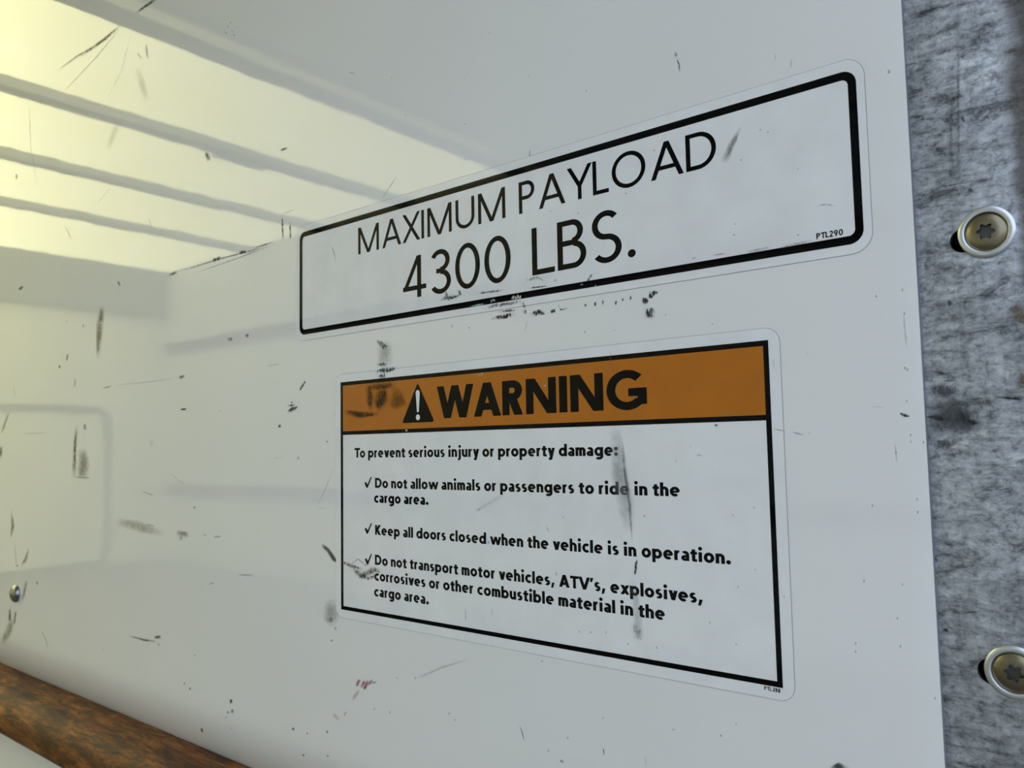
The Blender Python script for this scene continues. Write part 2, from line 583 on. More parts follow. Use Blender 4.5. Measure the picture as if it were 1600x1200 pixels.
for x, y, w, h in ((288, 1068, 4, 4), (297, 1076, 4, 4), (361, 1096, 5, 8), (363, 1111, 5, 7), (356, 1113, 3, 3), (353, 1121, 2, 2),
                   (362, 1138, 2.5, 2.5), (458, 1139, 5, 5), (480, 1146, 3, 4), (511, 1144, 3.5, 4), (474, 1180, 4, 4), (304, 1024, 3, 3), (512, 1181, 3, 3)):
    W.dot(x, y, w, h, 0.8, 0.1, DARK)
W.line([(314, 1137), (317, 1145)], 5, 0.95, 0.1, DARK)
W.line([(515, 935), (518, 965), (520, 980)], [22, 30, 12], 0.42, 0.4, GREY)
W.dot(516, 968, 14, 12, 0.5, 0.7, GREY)
W.dot(524, 982, 4, 7, 0.6, 0.5, GREY)
W.dot(518, 1001, 3.5, 4, 0.6, 0.2, GREY)
W.line([(557, 1073), (562, 1061)], 6, 0.85, 0.15, RED)
W.line([(564, 1075), (570, 1063)], 6, 0.85, 0.15, RED)
W.line([(569, 1077), (576, 1062)], 7, 0.9, 0.15, RED)
W.line([(575, 1071), (582, 1062)], 6, 0.85, 0.15, RED)
W.line([(580, 1068), (589, 1065)], 4, 0.7, 0.5, GREY)
W.line([(568, 1078), (572, 1072)], 3, 0.6, 0.5, DARK)
W.line([(562, 1078), (550, 1094)], 7, 0.35, 0.4, RED)
W.line([(520, 1115), (530, 1125)], 6, 0.35, 0.4, RED)
W.line([(541, 1111), (538, 1119)], 3, 0.5, 0.3, GREY)
W.line([(648, 1061), (690, 1043), (738, 1028)], [7, 5, 3], 0.28, 0.4, GREY)
W.line([(812, 1133), (816, 1145), (819, 1158)], 2, 0.8, 0.1, GREY)
W.line([(943, 1169), (943.5, 1180)], 2.2, 0.9, 0.1, DARK)
for x, y in ((649, 1059), (620, 1059), (609, 1113), (585, 1108), (847, 1033), (702, 1115), (711, 1125), (1150, 1131), (1052, 1140), (1127, 1150), (942, 1122),
             (877, 1190), (887, 1153), (1126, 1149), (511, 1143), (857, 1173)):
    W.dot(x, y, 3, 4, 0.5, 0.1, GREY)
W.line([(875, 1187), (881, 1192)], 4, 0.6, 0.4, GREY)
W.line([(1008, 1180), (1010, 1200)], 4, 0.3, 0.5, GREY)
W.line([(1297, 1203), (1310, 1198), (1328, 1202)], [10, 16, 10], 1.0, 0.1, (0.008, 0.008, 0.01))
# --- between the two stickers
W.line([(502, 850), (513, 860), (522, 874), (531, 880)], [7, 7, 8, 6], 1.0, 0.05, (0.10, 0.095, 0.08))
W.line([(586, 530), (598, 540), (611, 545)], [6, 12, 8], 0.9, 0.95, DARK)
W.line([(600, 532), (602, 575)], [24, 28], 0.33, 0.2, GREY)
W.line([(588, 570), (608, 569)], 8, 0.75, 0.9, GREY)
W.line([(748, 480), (754, 488)], 12, 0.9, 0.9, DARK)
W.line([(766, 499), (785, 495), (806, 491)], [5, 10, 9], 1.0, 0.85, DARK)
W.line([(828, 492), (842, 488), (854, 489)], [9, 12, 8], 1.0, 0.8, DARK)
W.line([(816, 485), (824, 490)], 10, 0.75, 0.95, DARK)
W.line([(859, 487), (870, 485)], 8, 0.85, 0.95, DARK)
W.line([(872, 475), (876, 484), (888, 482)], 4, 0.8, 0.9, DARK)
W.line([(780, 487), (808, 484)], 6, 0.6, 0.95, DARK)
for x, y, h in ((915, 477, 5), (930, 475, 8), (942, 473, 10), (962, 473, 8), (973, 468, 7), (985, 465, 10)):
    W.dot(x, y, 5, h, 0.8, 0.8, DARK)
W.line([(1000, 468), (1010, 470), (1012, 474)], [8, 14, 8], 0.95, 0.9, DARK)
W.line([(1012, 468), (1022, 457), (1028, 454)], [12, 14, 8], 0.95, 0.9, DARK)
W.dot(1015, 489, 20, 20, 0.95, 0.75, DARK)
W.line([(705, 507), (707, 512)], 3, 0.7, 0.4, DARK)
W.line([(824, 500), (820, 520)], 1.8, 0.35, 0.4, GREY)
for x, y in ((733, 512), (914, 519), (960, 516), (1113, 506), (1262, 553), (1040, 492)):
    W.dot(x, y, 2.6, 3, 0.55, 0.1, GREY)
# --- right part of the wall
W.line([(1055, 80), (1056, 90)], 6, 0.9, 0.7, DARK)
W.line([(1056, 90), (1061, 100), (1062, 114)], 3.5, 0.75, 0.6, GREY)
W.line([(1237, 92), (1235, 107)], 2, 0.6, 0.1, GREY)
W.line([(1212, 84), (1211, 94)], 2, 0.3, 0.1, GREY)
W.line([(1107, 166), (1112, 165)], 5, 0.8, 0.5, GREY)
W.line([(829, 232), (827, 248), (830, 257)], 3.5, 0.75, 0.8, GREY)
W.line([(820, 258), (836, 250)], 5, 0.85, 0.9, DARK)
W.dot(916, 142, 2.5, 2.5, 0.6, 0.1, GREY)
W.dot(1389, 112, 5, 7, 0.5, 0.2, GREY)
W.line([(1405, 645), (1413, 649), (1422, 650)], [4, 7, 4], 0.9, 0.5, DARK)
for x, y in ((1410, 453), (1369, 463), (1413, 490), (1414, 575), (1418, 578), (1423, 690), (1423, 680), (1417, 627), (1400, 707), (1433, 780), (1363, 790), (1434, 800),
             (1350, 908), (1410, 913), (1402, 966), (1337, 1005), (1337, 1018), (1407, 1010), (1461, 1091), (1443, 691)):
    W.dot(x, y, 3, 5, 0.6, 0.2, GREY)
W.line([(1411, 480), (1418, 560)], 3, 0.3, 0.9, GREY)
W.line([(1398, 690), (1402, 730)], 3, 0.3, 0.9, GREY)
W.line([(1360, 635), (1385, 637)], 2, 0.25, 0.4, GREY)
W.line([(1238, 675), (1256, 680)], 2.5, 0.6, 0.3, GREY)
W.dot(1264, 677, 3, 4, 0.4, 0.2, GREY)
W.write(mb, 1)
wall_right = structure(mb.build('wall_right', [M_WALL, M_MARK, M_SEAL]))
W.finish(wall_right)
for p_ in wall_right.data.polygons[:n_front]:
    p_.use_smooth = True

mb = MB()
mb.box((XF - 0.02, YL - 0.03, 0), (XR, YL, ZR))
structure(mb.build('wall_left', M_FAR))
mb = MB()
mb.box((XF - 0.03, YL - 0.03, 0), (XF, D + 0.05, ZR))
structure(mb.build('wall_front', M_FAR))
mb = MB()
mb.box((XF, YL, ZR - 0.29), (XF + 0.05, D, ZR))
structure(mb.build('trim_1', M_HEADER))
mb = MB()                                       # moulded outline on the front bulkhead
lo = rounded(-1.46, 0.07, 0.004, CZ + 0.285, 0.10)
li = rounded(-1.42, 0.03, 0.044, CZ + 0.245, 0.07)
nL = len(lo)
for i in range(nL):
    j = (i + 1) % nL
    P = lambda q, x: (x, q[0], q[1])
    mb.poly([P(lo[i], XF + 0.012), P(lo[j], XF + 0.012), P(li[j], XF + 0.012), P(li[i], XF + 0.012)])
    mb.poly([P(lo[i], XF), P(lo[j], XF), P(lo[j], XF + 0.012), P(lo[i], XF + 0.012)])
    mb.poly([P(li[i], XF + 0.012), P(li[j], XF + 0.012), P(li[j], XF), P(li[i], XF)])
structure(mb.build('trim_2', M_GROOVE))
mb = MB()
mb.box((XF - 0.02, YL - 0.03, -0.06), (XR, D + 0.05, 0))
structure(mb.build('floor', M_FLOORWOOD))
mb = MB()
mb.poly([(XF - 0.03, YL - 0.03, ZR), (XF - 0.03, D + 0.05, ZR), (XR, D + 0.05, ZR), (XR, YL - 0.03, ZR)])
structure(mb.build('ceiling', M_ROOF))
mb = MB()                                       # street outside
mb.box((-40, -40, -0.95), (40, 40, -0.90))
structure(mb.build('ground', M_ASPHALT))
# roof bows, seen as grey stripes mirrored in the wall
for k, (x, w) in enumerate(((-2.055, 0.09), (-2.74, 0.062), (-3.39, 0.055), (-4.05, 0.05))):
    mb = MB()
    mb.box((x - w / 2, YL, ZR - 0.035), (x + w / 2, D, ZR - 0.001))
    if k == 1:
        mb.box((x - 0.065, -1.02, ZR - 0.036), (x + w / 2, -0.80, ZR - 0.030))   # splice plate
    structure(mb.build('trim_%d' % (3 + k), M_FRAME))
# wooden rub rails on the opposite wall
for k, (z0, z1) in enumerate(((CZ - 0.285, CZ - 0.215), (CZ + 0.625, CZ + 0.69))):
    mb = MB()
    mb.box((XF + 0.06, YL, z0), (-0.2, YL + 0.022, z1))
    structure(mb.build('trim_%d' % (7 + k), M_WOOD))
# the open roll-up door lying under the roof
root = MB()
root.box((-1.815, YL + 0.02, ZR - 0.115), (-1.795, D - 0.02, ZR - 0.065))
door = structure(root.build('door_1', M_DOOR))
for k in range(4):
    mb = MB()
    x0 = -1.79 + k * 0.43
    mb.box((x0, YL + 0.02, ZR - 0.105), (x0 + 0.425, D - 0.02, ZR - 0.075))
    mb.build('door_panel', M_DOOR, door)
for k, y in enumerate((YL, D - 0.045)):
    mb = MB()
    mb.box((-1.87, y, ZR - 0.13), (-0.1, y + 0.045, ZR - 0.12))
    structure(mb.build('trim_%d' % (9 + k), M_FRAME))
# rear frame: header, far post
mb = MB()
mb.box((-0.06, YL, ZR - 0.14), (XR, D, ZR - 0.001))
structure(mb.build('trim_11', M_FRAME))
mb = MB()
mb.box((-0.06, YL, 0), (XR, YL + 0.05, ZR - 0.141))
structure(mb.build('trim_12', M_GALV))
# outer skin behind the visible panel, keeps daylight out
mb = MB()
mb.box((XF, D + 0.045, 0), (XR, D + 0.055, ZR))
structure(mb.build('trim_13', M_FRAME))

# ------------------------------------------------------------------ galvanised door post
YP = D + 0.0042               # its face sits a little behind the panel face
S1, S2 = at(1542, 363, -0.0042), at(1586, 1050, -0.0042)


def slot_loop(px, sc):
    """elongated hole from its left end to under the screw, clockwise"""
    c = at(*px, -0.0042)
    r = 0.0056
    x1 = sc.x + 0.002
    pts = []
    for k in range(13):
        a = math.radians(90 + 180 * k / 12)
        pts.append((c.x + r + r * math.cos(a), c.z + r * math.sin(a)))
    for k in range(13):
        a = math.radians(-90 + 180 * k / 12)
        pts.append((x1 + r * math.cos(a), c.z + r * math.sin(a)))
    return pts


slots = [slot_loop((1484, 379), S1), slot_loop((1527, 1046), S2)]
post = empty('door_post', (-0.03, YP, 0))
tag(post, 'weathered galvanized steel door post along the right edge, beside the white wall', 'post')
mb = MB()
outer = [(PX - 0.02, 0.0), (0.03, 0.0), (0.03, ZR - 0.15), (PX - 0.02, ZR - 0.15)]
mb.tess([outer] + slots, lambda x, z: (x + 0.03, 0.0, z))
for lp in slots:
    n = len(lp)
    for i in range(n):
        a, b_ = lp[i], lp[(i + 1) % n]
        mb.poly([(a[0] + 0.03, 0, a[1]), (b_[0] + 0.03, 0, b_[1]), (b_[0] + 0.03, 0.003, b_[1]), (a[0] + 0.03, 0.003, a[1])])
mb.box((0.060 - 0.003, 0.0, 0.0), (0.060, 0.035, ZR - 0.15))
# soot-grey tar patch and streaks on the steel
G = Marks()
PD = (0.075, 0.08, 0.085)
o_ = -0.0042 + 0.0001
for args in (
    ([(1448, 612), (1475, 612), (1500, 606)], [22, 26, 12], 0.9, 0.35, PD),
    ([(1450, 635), (1490, 640), (1525, 650)], [40, 46, 24], 0.85, 0.25, PD),
    ([(1446, 660), (1500, 660), (1540, 657)], [50, 44, 22], 0.85, 0.2, PD),
    ([(1455, 690), (1475, 695), (1500, 685)], [26, 24, 14], 0.75, 0.45, PD),
    ([(1446, 652), (1465, 653), (1478, 656)], [6, 10, 6], 1.0, 0.1, (0.01, 0.01, 0.012)),
    ([(1503, 660), (1515, 659), (1533, 661)], [10, 12, 5], 1.0, 0.1, (0.01, 0.01, 0.012)),
    ([(1480, 476), (1488, 472)], 16, 0.9, 0.9, PD),
    ([(1548, 620), (1575, 622), (1605, 624)], [3, 6, 7], 0.9, 0.4, (0.03, 0.03, 0.03)),
    ([(1570, 485), (1590, 490), (1610, 500)], [18, 36, 40], 0.75, 0.4, BROWN),
    ([(1590, 590), (1610, 600)], 40, 0.7, 0.4, BROWN),
    ([(1545, 560), (1540, 575), (1546, 590)], 4, 0.6, 0.6, PD),
    ([(1472, 984), (1482, 985)], 8, 0.95, 0.2, (0.01, 0.01, 0.01)),
    ([(1500, 958), (1532, 956)], 6, 0.7, 0.5, PD),
    ([(1494, 92), (1508, 86)], 14, 0.75, 0.7, PD),
    ([(1512, 297), (1520, 297)], 10, 0.85, 0.3, PD),
    ([(1478, 187), (1484, 190)], 10, 0.65, 0.4, PD),
    ([(1502, 180), (1506, 193)], 9, 0.65, 0.6, PD),
    ([(1483, 235), (1490, 246)], 10, 0.6, 0.6, PD),
    ([(1497, 50), (1497, 300)], 8, 0.35, 0.8, PD),
    ([(1485, 130), (1487, 280)], 8, 0.30, 0.8, PD),
    ([(1540, 120), (1575, 118)], 22, 0.4, 0.8, PD),
    ([(1410, 103), (1440, 97)], 3, 0.7, 0.5, PD),
    ([(1420, 183), (1440, 181)], 4, 0.7, 0.5, PD),
    ([(1418, 269), (1470, 256)], 3, 0.6, 0.5, PD),
    ([(1455, 295), (1520, 283)], 3, 0.6, 0.5, PD),
    ([(1438, 20), (1500, 2)], 3, 0.6, 0.5, PD),
):
    G.line(args[0], args[1], args[2], args[3], args[4], o_)
mb2 = MB()
G.write(mb2, 1)
G.first = len(mb.f)
for f_ in mb2.f:
    mb.poly([mb2.v[i] - Vector((-0.03, YP, 0)) for i in f_], 1)
face = mb.build('post_plate', [M_GALV, M_MARK], post)
G.finish(face)
mb = MB()                                       # black sheet painted as the shade in the hollow behind the holes
mb.box((-0.055, 0.02, 0), (0.05, 0.024, ZR - 0.15))
mb.build('hollow_shade', M_HOLE, post)


def lathe(mb, prof, n=56, m=0):
    """profile (radius, height towards the viewer = -y)"""
    rows = []
    for r, h in prof:
        i0 = len(mb.v)
        mb.v += [Vector((r * math.cos(2 * PI * k / n), -h, r * math.sin(2 * PI * k / n))) for k in range(n)]
        rows.append(i0)
    for a, b_ in zip(rows, rows[1:]):
        for k in range(n):
            j = (k + 1) % n
            mb.f.append([a + k, a + j, b_ + j, b_ + k])
            mb.m.append(m)


def fix_smooth(o, ang=40):
    bm = bmesh.new()
    bm.from_mesh(o.data)
    bmesh.ops.remove_doubles(bm, verts=bm.verts, dist=1e-6)
    bmesh.ops.recalc_face_normals(bm, faces=bm.faces)
    for e_ in bm.edges:
        e_.smooth = (not e_.is_boundary) and e_.calc_face_angle(0) < math.radians(ang)
    for f_ in bm.faces:
        f_.smooth = True
    bm.to_mesh(o.data)
    bm.free()


def screw(loc, label, turn):
    t = empty('screw', loc)
    tag(t, label, 'screw', 'star-recess screws in the steel post')
    k = 0.001
    mb = MB()
    lathe(mb, [(0.0, 0), (11.4 * k, 0.0), (11.6 * k, 1.5 * k), (11.3 * k, 1.9 * k), (10.6 * k, 2.15 * k), (9.3 * k, 2.3 * k), (8.9 * k, 2.1 * k), (8.7 * k, 0.9 * k)])
    fix_smooth(mb.build('flange', M_ZINC, t))
    mb = MB()
    n = 72
    lathe(mb, [(8.8 * k, 0.9 * k), (8.4 * k, 1.35 * k), (7.4 * k, 1.95 * k), (5.9 * k, 2.4 * k), (4.6 * k, 2.6 * k)], n)
    base = len(mb.v) - n
    rings = []
    for h, s in ((2.62 * k, 1.0), (0.4 * k, 0.94)):
        i0 = len(mb.v)
        for q in range(n):
            a = 2 * PI * q / n
            r = (3.25 + 0.62 * math.cos(6 * a + turn)) * k * s
            mb.v.append(Vector((r * math.cos(a), -h, r * math.sin(a))))
        rings.append(i0)
    for a0, b0 in ((base, rings[0]), (rings[0], rings[1])):
        for q in range(n):
            j = (q + 1) % n
            mb.f.append([a0 + q, a0 + j, b0 + j, b0 + q])
            mb.m.append(1 if a0 == rings[0] else 0)
    mb.f.append([rings[1] + q for q in range(n)])
    mb.m.append(1)
    fix_smooth(mb.build('screw_head', [M_BRASS, M_RECESS], t), 30)
    t.rotation_euler = (math.radians(2), 0, math.radians(-2))
    return t


screw((S1.x, YP, S1.z), 'star-recess screw with bright flange in the steel post, level with the payload sticker', 0.4)
screw((S2.x, YP, S2.z), 'star-recess screw in the steel post at the bottom right, level with the warning sticker foot', 1.3)

# domed carriage-bolt head on the wall at far left
c = at(26, 927)
mb = MB()
R_ = 0.0112
lathe(mb, [(R_ * math.cos(a), 0.0012 + 0.0062 * math.sin(a)) for a in [PI / 2 * i / 10 for i in range(10)]] + [(0.0002, 0.0074)], 40)
lathe(mb, [(R_, 0.0), (R_, 0.0012)], 40)
bolt = mb.build('bolt_head', M_STEELDARK)
bolt.location = c
fix_smooth(bolt, 60)
tag(bolt, 'small round domed steel bolt head in the white wall above the wooden rail', 'bolt')

# ------------------------------------------------------------------ wooden rub rail
zt, zb, th = CZ - 0.284, CZ - 0.333, 0.046
pr = []
r1, r2 = 0.024, 0.020
for k in range(9):
    a = math.radians(90 + 90 * k / 8)
    pr.append((D - th + r1 + r1 * math.cos(a), zt - r1 + r1 * math.sin(a)))
for k in range(9):
    a = math.radians(180 + 90 * k / 8)
    pr.append((D - th + r2 + r2 * math.cos(a), zb + r2 + r2 * math.sin(a)))
pr = [(D + 0.015, zt)] + pr + [(D - 0.002, zb)]
mb = MB()
random.seed(4)
NX = 60
xs = [-4.9 + (4.9 - 0.14) * k / NX for k in range(NX + 1)]
for i in range(NX):
    for a, b_ in zip(pr, pr[1:]):
        mb.poly([(xs[i], a[0], a[1]), (xs[i], b_[0], b_[1]), (xs[i + 1], b_[0], b_[1]), (xs[i + 1], a[0], a[1])])
mb.poly([(xs[0], p[0], p[1]) for p in pr])
mb.poly([(xs[-1], p[0], p[1]) for p in pr[::-1]])
rail = mb.build('rub_rail', M_WOOD)
fix_smooth(rail, 50)
tag(rail, 'worn brown wooden rub rail running along the foot of the white wall', 'rail')


# ------------------------------------------------------------------ lettering: a geometric stroke alphabet
def V(x, y0, y1, w):
    return [[(x - w / 2, y0), (x + w / 2, y0), (x + w / 2, y1), (x - w / 2, y1)]]


def H(x0, x1, y, w):
    return [[(x0, y - w / 2), (x1, y - w / 2), (x1, y + w / 2), (x0, y + w / 2)]]


def S_(x0, y0, x1, y1, hw):
    """slanted bar with level ends, hw = its horizontal width"""
    q = [(x0 - hw / 2, y0), (x0 + hw / 2, y0), (x1 + hw / 2, y1), (x1 - hw / 2, y1)]
    return [q if y1 > y0 else q[::-1]]


def arc(cx, cy, rx, ry, a0, a1, w, wv=None):
    """rx, ry: outer radii; w: thickness at the sides, wv: at top and bottom"""
    wv = wv or w * 0.92
    n = max(6, int(abs(a1 - a0) / 7.5))
    out = []
    for k in range(n):
        p = [math.radians(a0 + (a1 - a0) * (k + j) / n) for j in (0, 1)]
        O = [(cx + rx * math.cos(a), cy + ry * math.sin(a)) for a in p]
        I = [(cx + (rx - w) * math.cos(a), cy + (ry - wv) * math.sin(a)) for a in p]
        q = [I[0], O[0], O[1], I[1]]
        out.append(q if a1 > a0 else q[::-1])
    return out


def disc(cx, cy, r, n=20):
    return [[(cx + r * math.cos(2 * PI * k / n), cy + r * math.sin(2 * PI * k / n)) for k in range(n)]]


def glyph(ch, w, xh):
    """polygons and advance width in cap-height units"""
    h = w / 2
    asc = 1.03
    des = -0.30
    if ch == ' ':
        return [], 0.30
    if ch == 'M':
        W_ = 1.05 + w * 0.5
        hw = w * 1.12
        return V(h, 0, 1, w) + V(W_ - h, 0, 1, w) + S_(hw / 2, 1, W_ / 2, 0, hw) + S_(W_ - hw / 2, 1, W_ / 2, 0, hw), W_ + 0.02
    if ch == 'A':
        W_ = 0.90 + w * 0.5 if w < 0.2 else 0.80 + w * 0.45
        hw = w * 1.12
        return S_(hw / 2, 0, W_ / 2, 1, hw) + S_(W_ - hw / 2, 0, W_ / 2, 1, hw) + H(W_ * 0.22, W_ * 0.78, 0.29, w * 0.9), W_ - 0.14 + 0.42 * w
    if ch == 'X':
        W_ = 0.80 + w * 0.5
        hw = w * 1.2
        return S_(hw / 2, 0, W_ - hw / 2, 1, hw) + S_(W_ - hw / 2, 0, hw / 2, 1, hw), W_ - 0.10
    if ch == 'I':
        return V(h, 0, 1, w), w
    if ch == 'U':
        W_ = 0.78 + w * 0.3
        return V(h, 0.36, 1, w) + V(W_ - h, 0.36, 1, w) + arc(W_ / 2, 0.365, W_ / 2, 0.38, 180, 360, w), W_
    if ch in 'PR':
        W_ = 0.56 + w * 0.3
        r = (1 - 0.42) / 2
        p = V(h, 0, 1, w) + H(h, W_ - r, 1 - w * .46, w * .92) + H(h, W_ - r, 0.42 + w * .46, w * .92) + arc(W_ - r, 0.71, r, r, -90, 90, w)
        if ch == 'R':
            p += S_(W_ - w * 0.52, 0, W_ * 0.52, 0.46, w * 1.2)
            W_ += 0.03
        return p, W_
    if ch == 'Y':
        W_ = 0.80 + w * 0.5
        hw = w * 1.15
        return V(W_ / 2, 0, 0.46, w) + S_(W_ / 2, 0.40, hw / 2, 1, hw) + S_(W_ / 2, 0.40, W_ - hw / 2, 1, hw), W_ - 0.14
    if ch == 'L':
        W_ = 0.50 + w * 0.2
        return V(h, 0, 1, w) + H(h, W_, w * .46, w * .92), W_ - 0.05
    if ch == 'O':
        W_ = 1.06
        return arc(W_ / 2, 0.5, W_ / 2, 0.52, 0, 360, w), W_
    if ch == 'D':
        W_ = 0.84
        r = 0.5
        return V(h, 0, 1, w) + H(h, W_ - r + 0.01, 1 - w * .46, w * .92) + H(h, W_ - r + 0.01, w * .46, w * .92) + arc(W_ - r, 0.5, r, 0.5, -90, 90, w), W_
    if ch == 'B':
        W_ = 0.62 + w * 0.1
        r = 0.275
        q = 0.245
        return (V(h, 0, 1, w) + H(h, W_ - r, w * .46, w * .92) + H(h, W_ - r, 0.53, w * .92) + H(h, W_ - r, 1 - w * .46, w * .92)
                + arc(W_ - r, r + 0.005, r, r + 0.005, -90, 90, w) + arc(W_ - r - 0.03, 0.755, q, q, -90, 90, w)), W_
    if ch == 'S':
        W_ = 0.58 + w * 0.3
        ry = (1.04 + w * .92) / 4
        return arc(W_ / 2, 1.02 - ry, W_ / 2 - 0.015, ry, 38, 270, w) + arc(W_ / 2, ry - 0.02, W_ / 2, ry, 90, -145, w), W_
    if ch == '.':
        r = w * 0.64
        return disc(r, r * 0.98, r), 2 * r
    if ch == ':':
        r = w * 0.62
        return disc(r, r * 0.98, r) + disc(r, xh - r * 0.98, r), 2 * r
    if ch == ',':
        return [[(0.0, -0.16), (w * 0.75, -0.16), (w * 1.35, w * 1.15), (w * 0.35, w * 1.15)]], w * 1.35
    if ch == "'":
        return [[(w * 0.1, 0.66), (w * 0.8, 0.66), (w * 1.3, 1.0), (w * 0.25, 1.0)]], w * 1.2
    if ch == 'T':
        W_ = 0.66 + w * 0.3
        return V(W_ / 2, 0, 1, w) + H(0, W_, 1 - w * .46, w * .92), W_ - 0.10
    if ch == 'K':
        W_ = 0.66 + w * 0.4
        hw = w * 1.35
        return V(h, 0, 1, w) + S_(w * 0.9, 0.46, W_ - hw / 2, 1, hw) + S_(w * 1.0, 0.56, W_ - hw / 2, 0, hw), W_ - 0.04
    if ch == 'V':
        W_ = 0.84 + w * 0.5
        hw = w * 1.12
        return S_(W_ / 2, 0, hw / 2, 1, hw) + S_(W_ / 2, 0, W_ - hw / 2, 1, hw), W_ - 0.12
    if ch == 'W':
        W_ = 1.16 + w * 0.6
        hw = w * 1.08
        a, b_ = W_ * 0.29, W_ * 0.71
        return (S_(a, 0, hw / 2, 1, hw) + S_(a, 0, W_ / 2, 1, hw) + S_(b_, 0, W_ / 2, 1, hw) + S_(b_, 0, W_ - hw / 2, 1, hw)), W_ - 0.08
    if ch == 'N':
        W_ = 0.82 + w * 0.35
        hw = w * 1.2
        return V(h, 0, 1, w) + V(W_ - h, 0, 1, w) + S_(hw / 2, 1, W_ - hw / 2, 0, hw), W_
    if ch == 'G':
        W_ = 1.04
        return arc(0.53, 0.5, 0.53, 0.52, 45, 318, w) + V(W_ - h - 0.02, 0.115, 0.54, w) + H(0.56, W_ - 0.02, 0.54 - h * .9, w * .9), W_
    if ch == '4':
        W_ = 0.68 + w * 0.2
        xv = W_ - 0.15 - h
        hw = w * 1.05
        return V(xv, 0, 1, w) + H(0, W_, 0.235, w * .92) + S_(hw * 0.45, 0.20, xv - h + hw * 0.42, 1, hw * 0.95), W_
    if ch == '3':
        W_ = 0.58 + w * 0.2
        return (arc(W_ / 2 - 0.01, 0.755, W_ / 2 - 0.025, 0.265, 155, -90, w) + arc(W_ / 2 - 0.005, 0.265, W_ / 2, 0.285, 90, -150, w)
                + H(W_ * 0.30, W_ * 0.52, 0.52, w * .9)), W_
    if ch == '0':
        W_ = 0.66 + w * 0.1
        return arc(W_ / 2, 0.5, W_ / 2, 0.52, 0, 360, w), W_
    if ch == '8':
        W_ = 0.62
        return arc(W_ / 2, 0.745, W_ / 2 - 0.03, 0.275, 0, 360, w) + arc(W_ / 2, 0.28, W_ / 2, 0.30, 0, 360, w), W_
    if ch == '9':
        W_ = 0.64
        return arc(W_ / 2, 0.68, W_ / 2, 0.34, 0, 360, w) + S_(W_ * 0.42, 0, W_ - w * 0.62, 0.56, w * 1.15), W_
    if ch == '2':
        W_ = 0.60
        return arc(W_ / 2, 0.70, W_ / 2 - 0.01, 0.32, 165, -35, w) + S_(w * 0.62, w * .5, W_ - w * 0.75, 0.56, w * 1.2) + H(0, W_, w * .46, w * .92), W_
    # ---- lower case
    bw = 0.70                      # width of round letters
    yc = xh / 2
    ry = xh / 2 + 0.012
    if ch == 'o':
        return arc(bw / 2, yc, bw / 2, ry, 0, 360, w), bw
    if ch == 'c':
        return arc(bw / 2, yc, bw / 2, ry, 48, 312, w), bw * 0.82
    if ch == 'e':
        return arc(bw / 2, yc, bw / 2, ry, -4, 310, w) + H(w * 0.6, bw - w * 0.35, yc - 0.005, w * 0.68), bw
    if ch in 'dbpqg':
        s = bw + 0.015
        if ch in 'dqg':
            ring = arc(bw / 2, yc, bw / 2, ry, 0, 360, w)
            if ch == 'd':
                return ring + V(s - h, 0, asc, w), s
            if ch == 'q':
                return ring + V(s - h, des, xh, w), s
            return ring + V(s - h, -0.02, xh, w) + arc(s - bw / 2, -0.02, bw / 2, 0.27, 0, -140, w), s
        ring = arc(bw / 2 + 0.015, yc, bw / 2, ry, 0, 360, w)
        return ring + (V(h, 0, asc, w) if ch == 'b' else V(h, des, xh, w)), s
    aw = 0.60
    if ch in 'nh':
        r = aw / 2
        return V(h, 0, asc if ch == 'h' else xh, w) + arc(r, xh - r * 0.95 + 0.012, r, r * 0.95, 0, 165, w) + V(aw - h, 0, xh - r * 0.95 + 0.02, w), aw
    if ch == 'u':
        r = aw / 2
        return V(aw - h, 0, xh, w) + arc(r, r * 0.95 - 0.012, r, r * 0.95, 180, 345, w) + V(h, r * 0.95 - 0.02, xh, w), aw
    if ch == 'm':
        r = 0.27
        q = 2 * r - w
        p = V(h, 0, xh, w)
        for i in (0, 1):
            p += arc(r + i * q, xh - r + 0.012, r, r, 0, 165, w) + V(2 * r - h + i * q, 0, xh - r + 0.02, w)
        return p, 2 * r + q
    if ch == 'r':
        return V(h, 0, xh, w) + arc(0.29, xh - 0.28 + 0.012, 0.29, 0.28, 68, 165, w), 0.40
    if ch == 'i':
        return V(h + w * .1, 0, xh, w) + disc(h + w * .1, 0.965, w * 0.58), w * 1.2
    if ch == 'j':
        x = h + 0.08
        return V(x, -0.10, xh, w) + disc(x, 0.965, w * 0.58) + arc(x + h - 0.30, -0.09, 0.30, 0.23, 0, -95, w, w * 0.75), x + h + 0.02
    if ch == 'l':
        return V(h, 0, asc, w), w
    if ch == 'a':
        a_ = 0.56
        return (arc(a_ / 2 - 0.005, 0.205, a_ / 2 - 0.005, 0.218, 0, 360, w * 0.92) + V(a_ - h, 0, xh - 0.22, w)
                + arc(a_ / 2, xh - 0.235, a_ / 2, 0.247, -5, 142, w)), a_
    if ch == 's':
        s = 0.50
        r = (xh + 0.024 + w * .86) / 4
        return arc(s / 2 + 0.005, xh + 0.012 - r, s / 2 - 0.01, r, 42, 270, w, w * .86) + arc(s / 2, r - 0.012, s / 2, r, 90, -140, w, w * .86), s
    if ch == 't':
        x = 0.10
        return (V(x + h, 0.06, 0.88, w) + H(0, x + w + 0.12, xh - w * .42, w * .84)
                + [[(x, 0.10), (x + 0.035, 0.03), (x + 0.10, -0.01), (x + w + 0.10, -0.01), (x + w + 0.12, w * .72), (x + w, w * .76), (x + w, 0.3), (x, 0.3)]]), x + w + 0.11
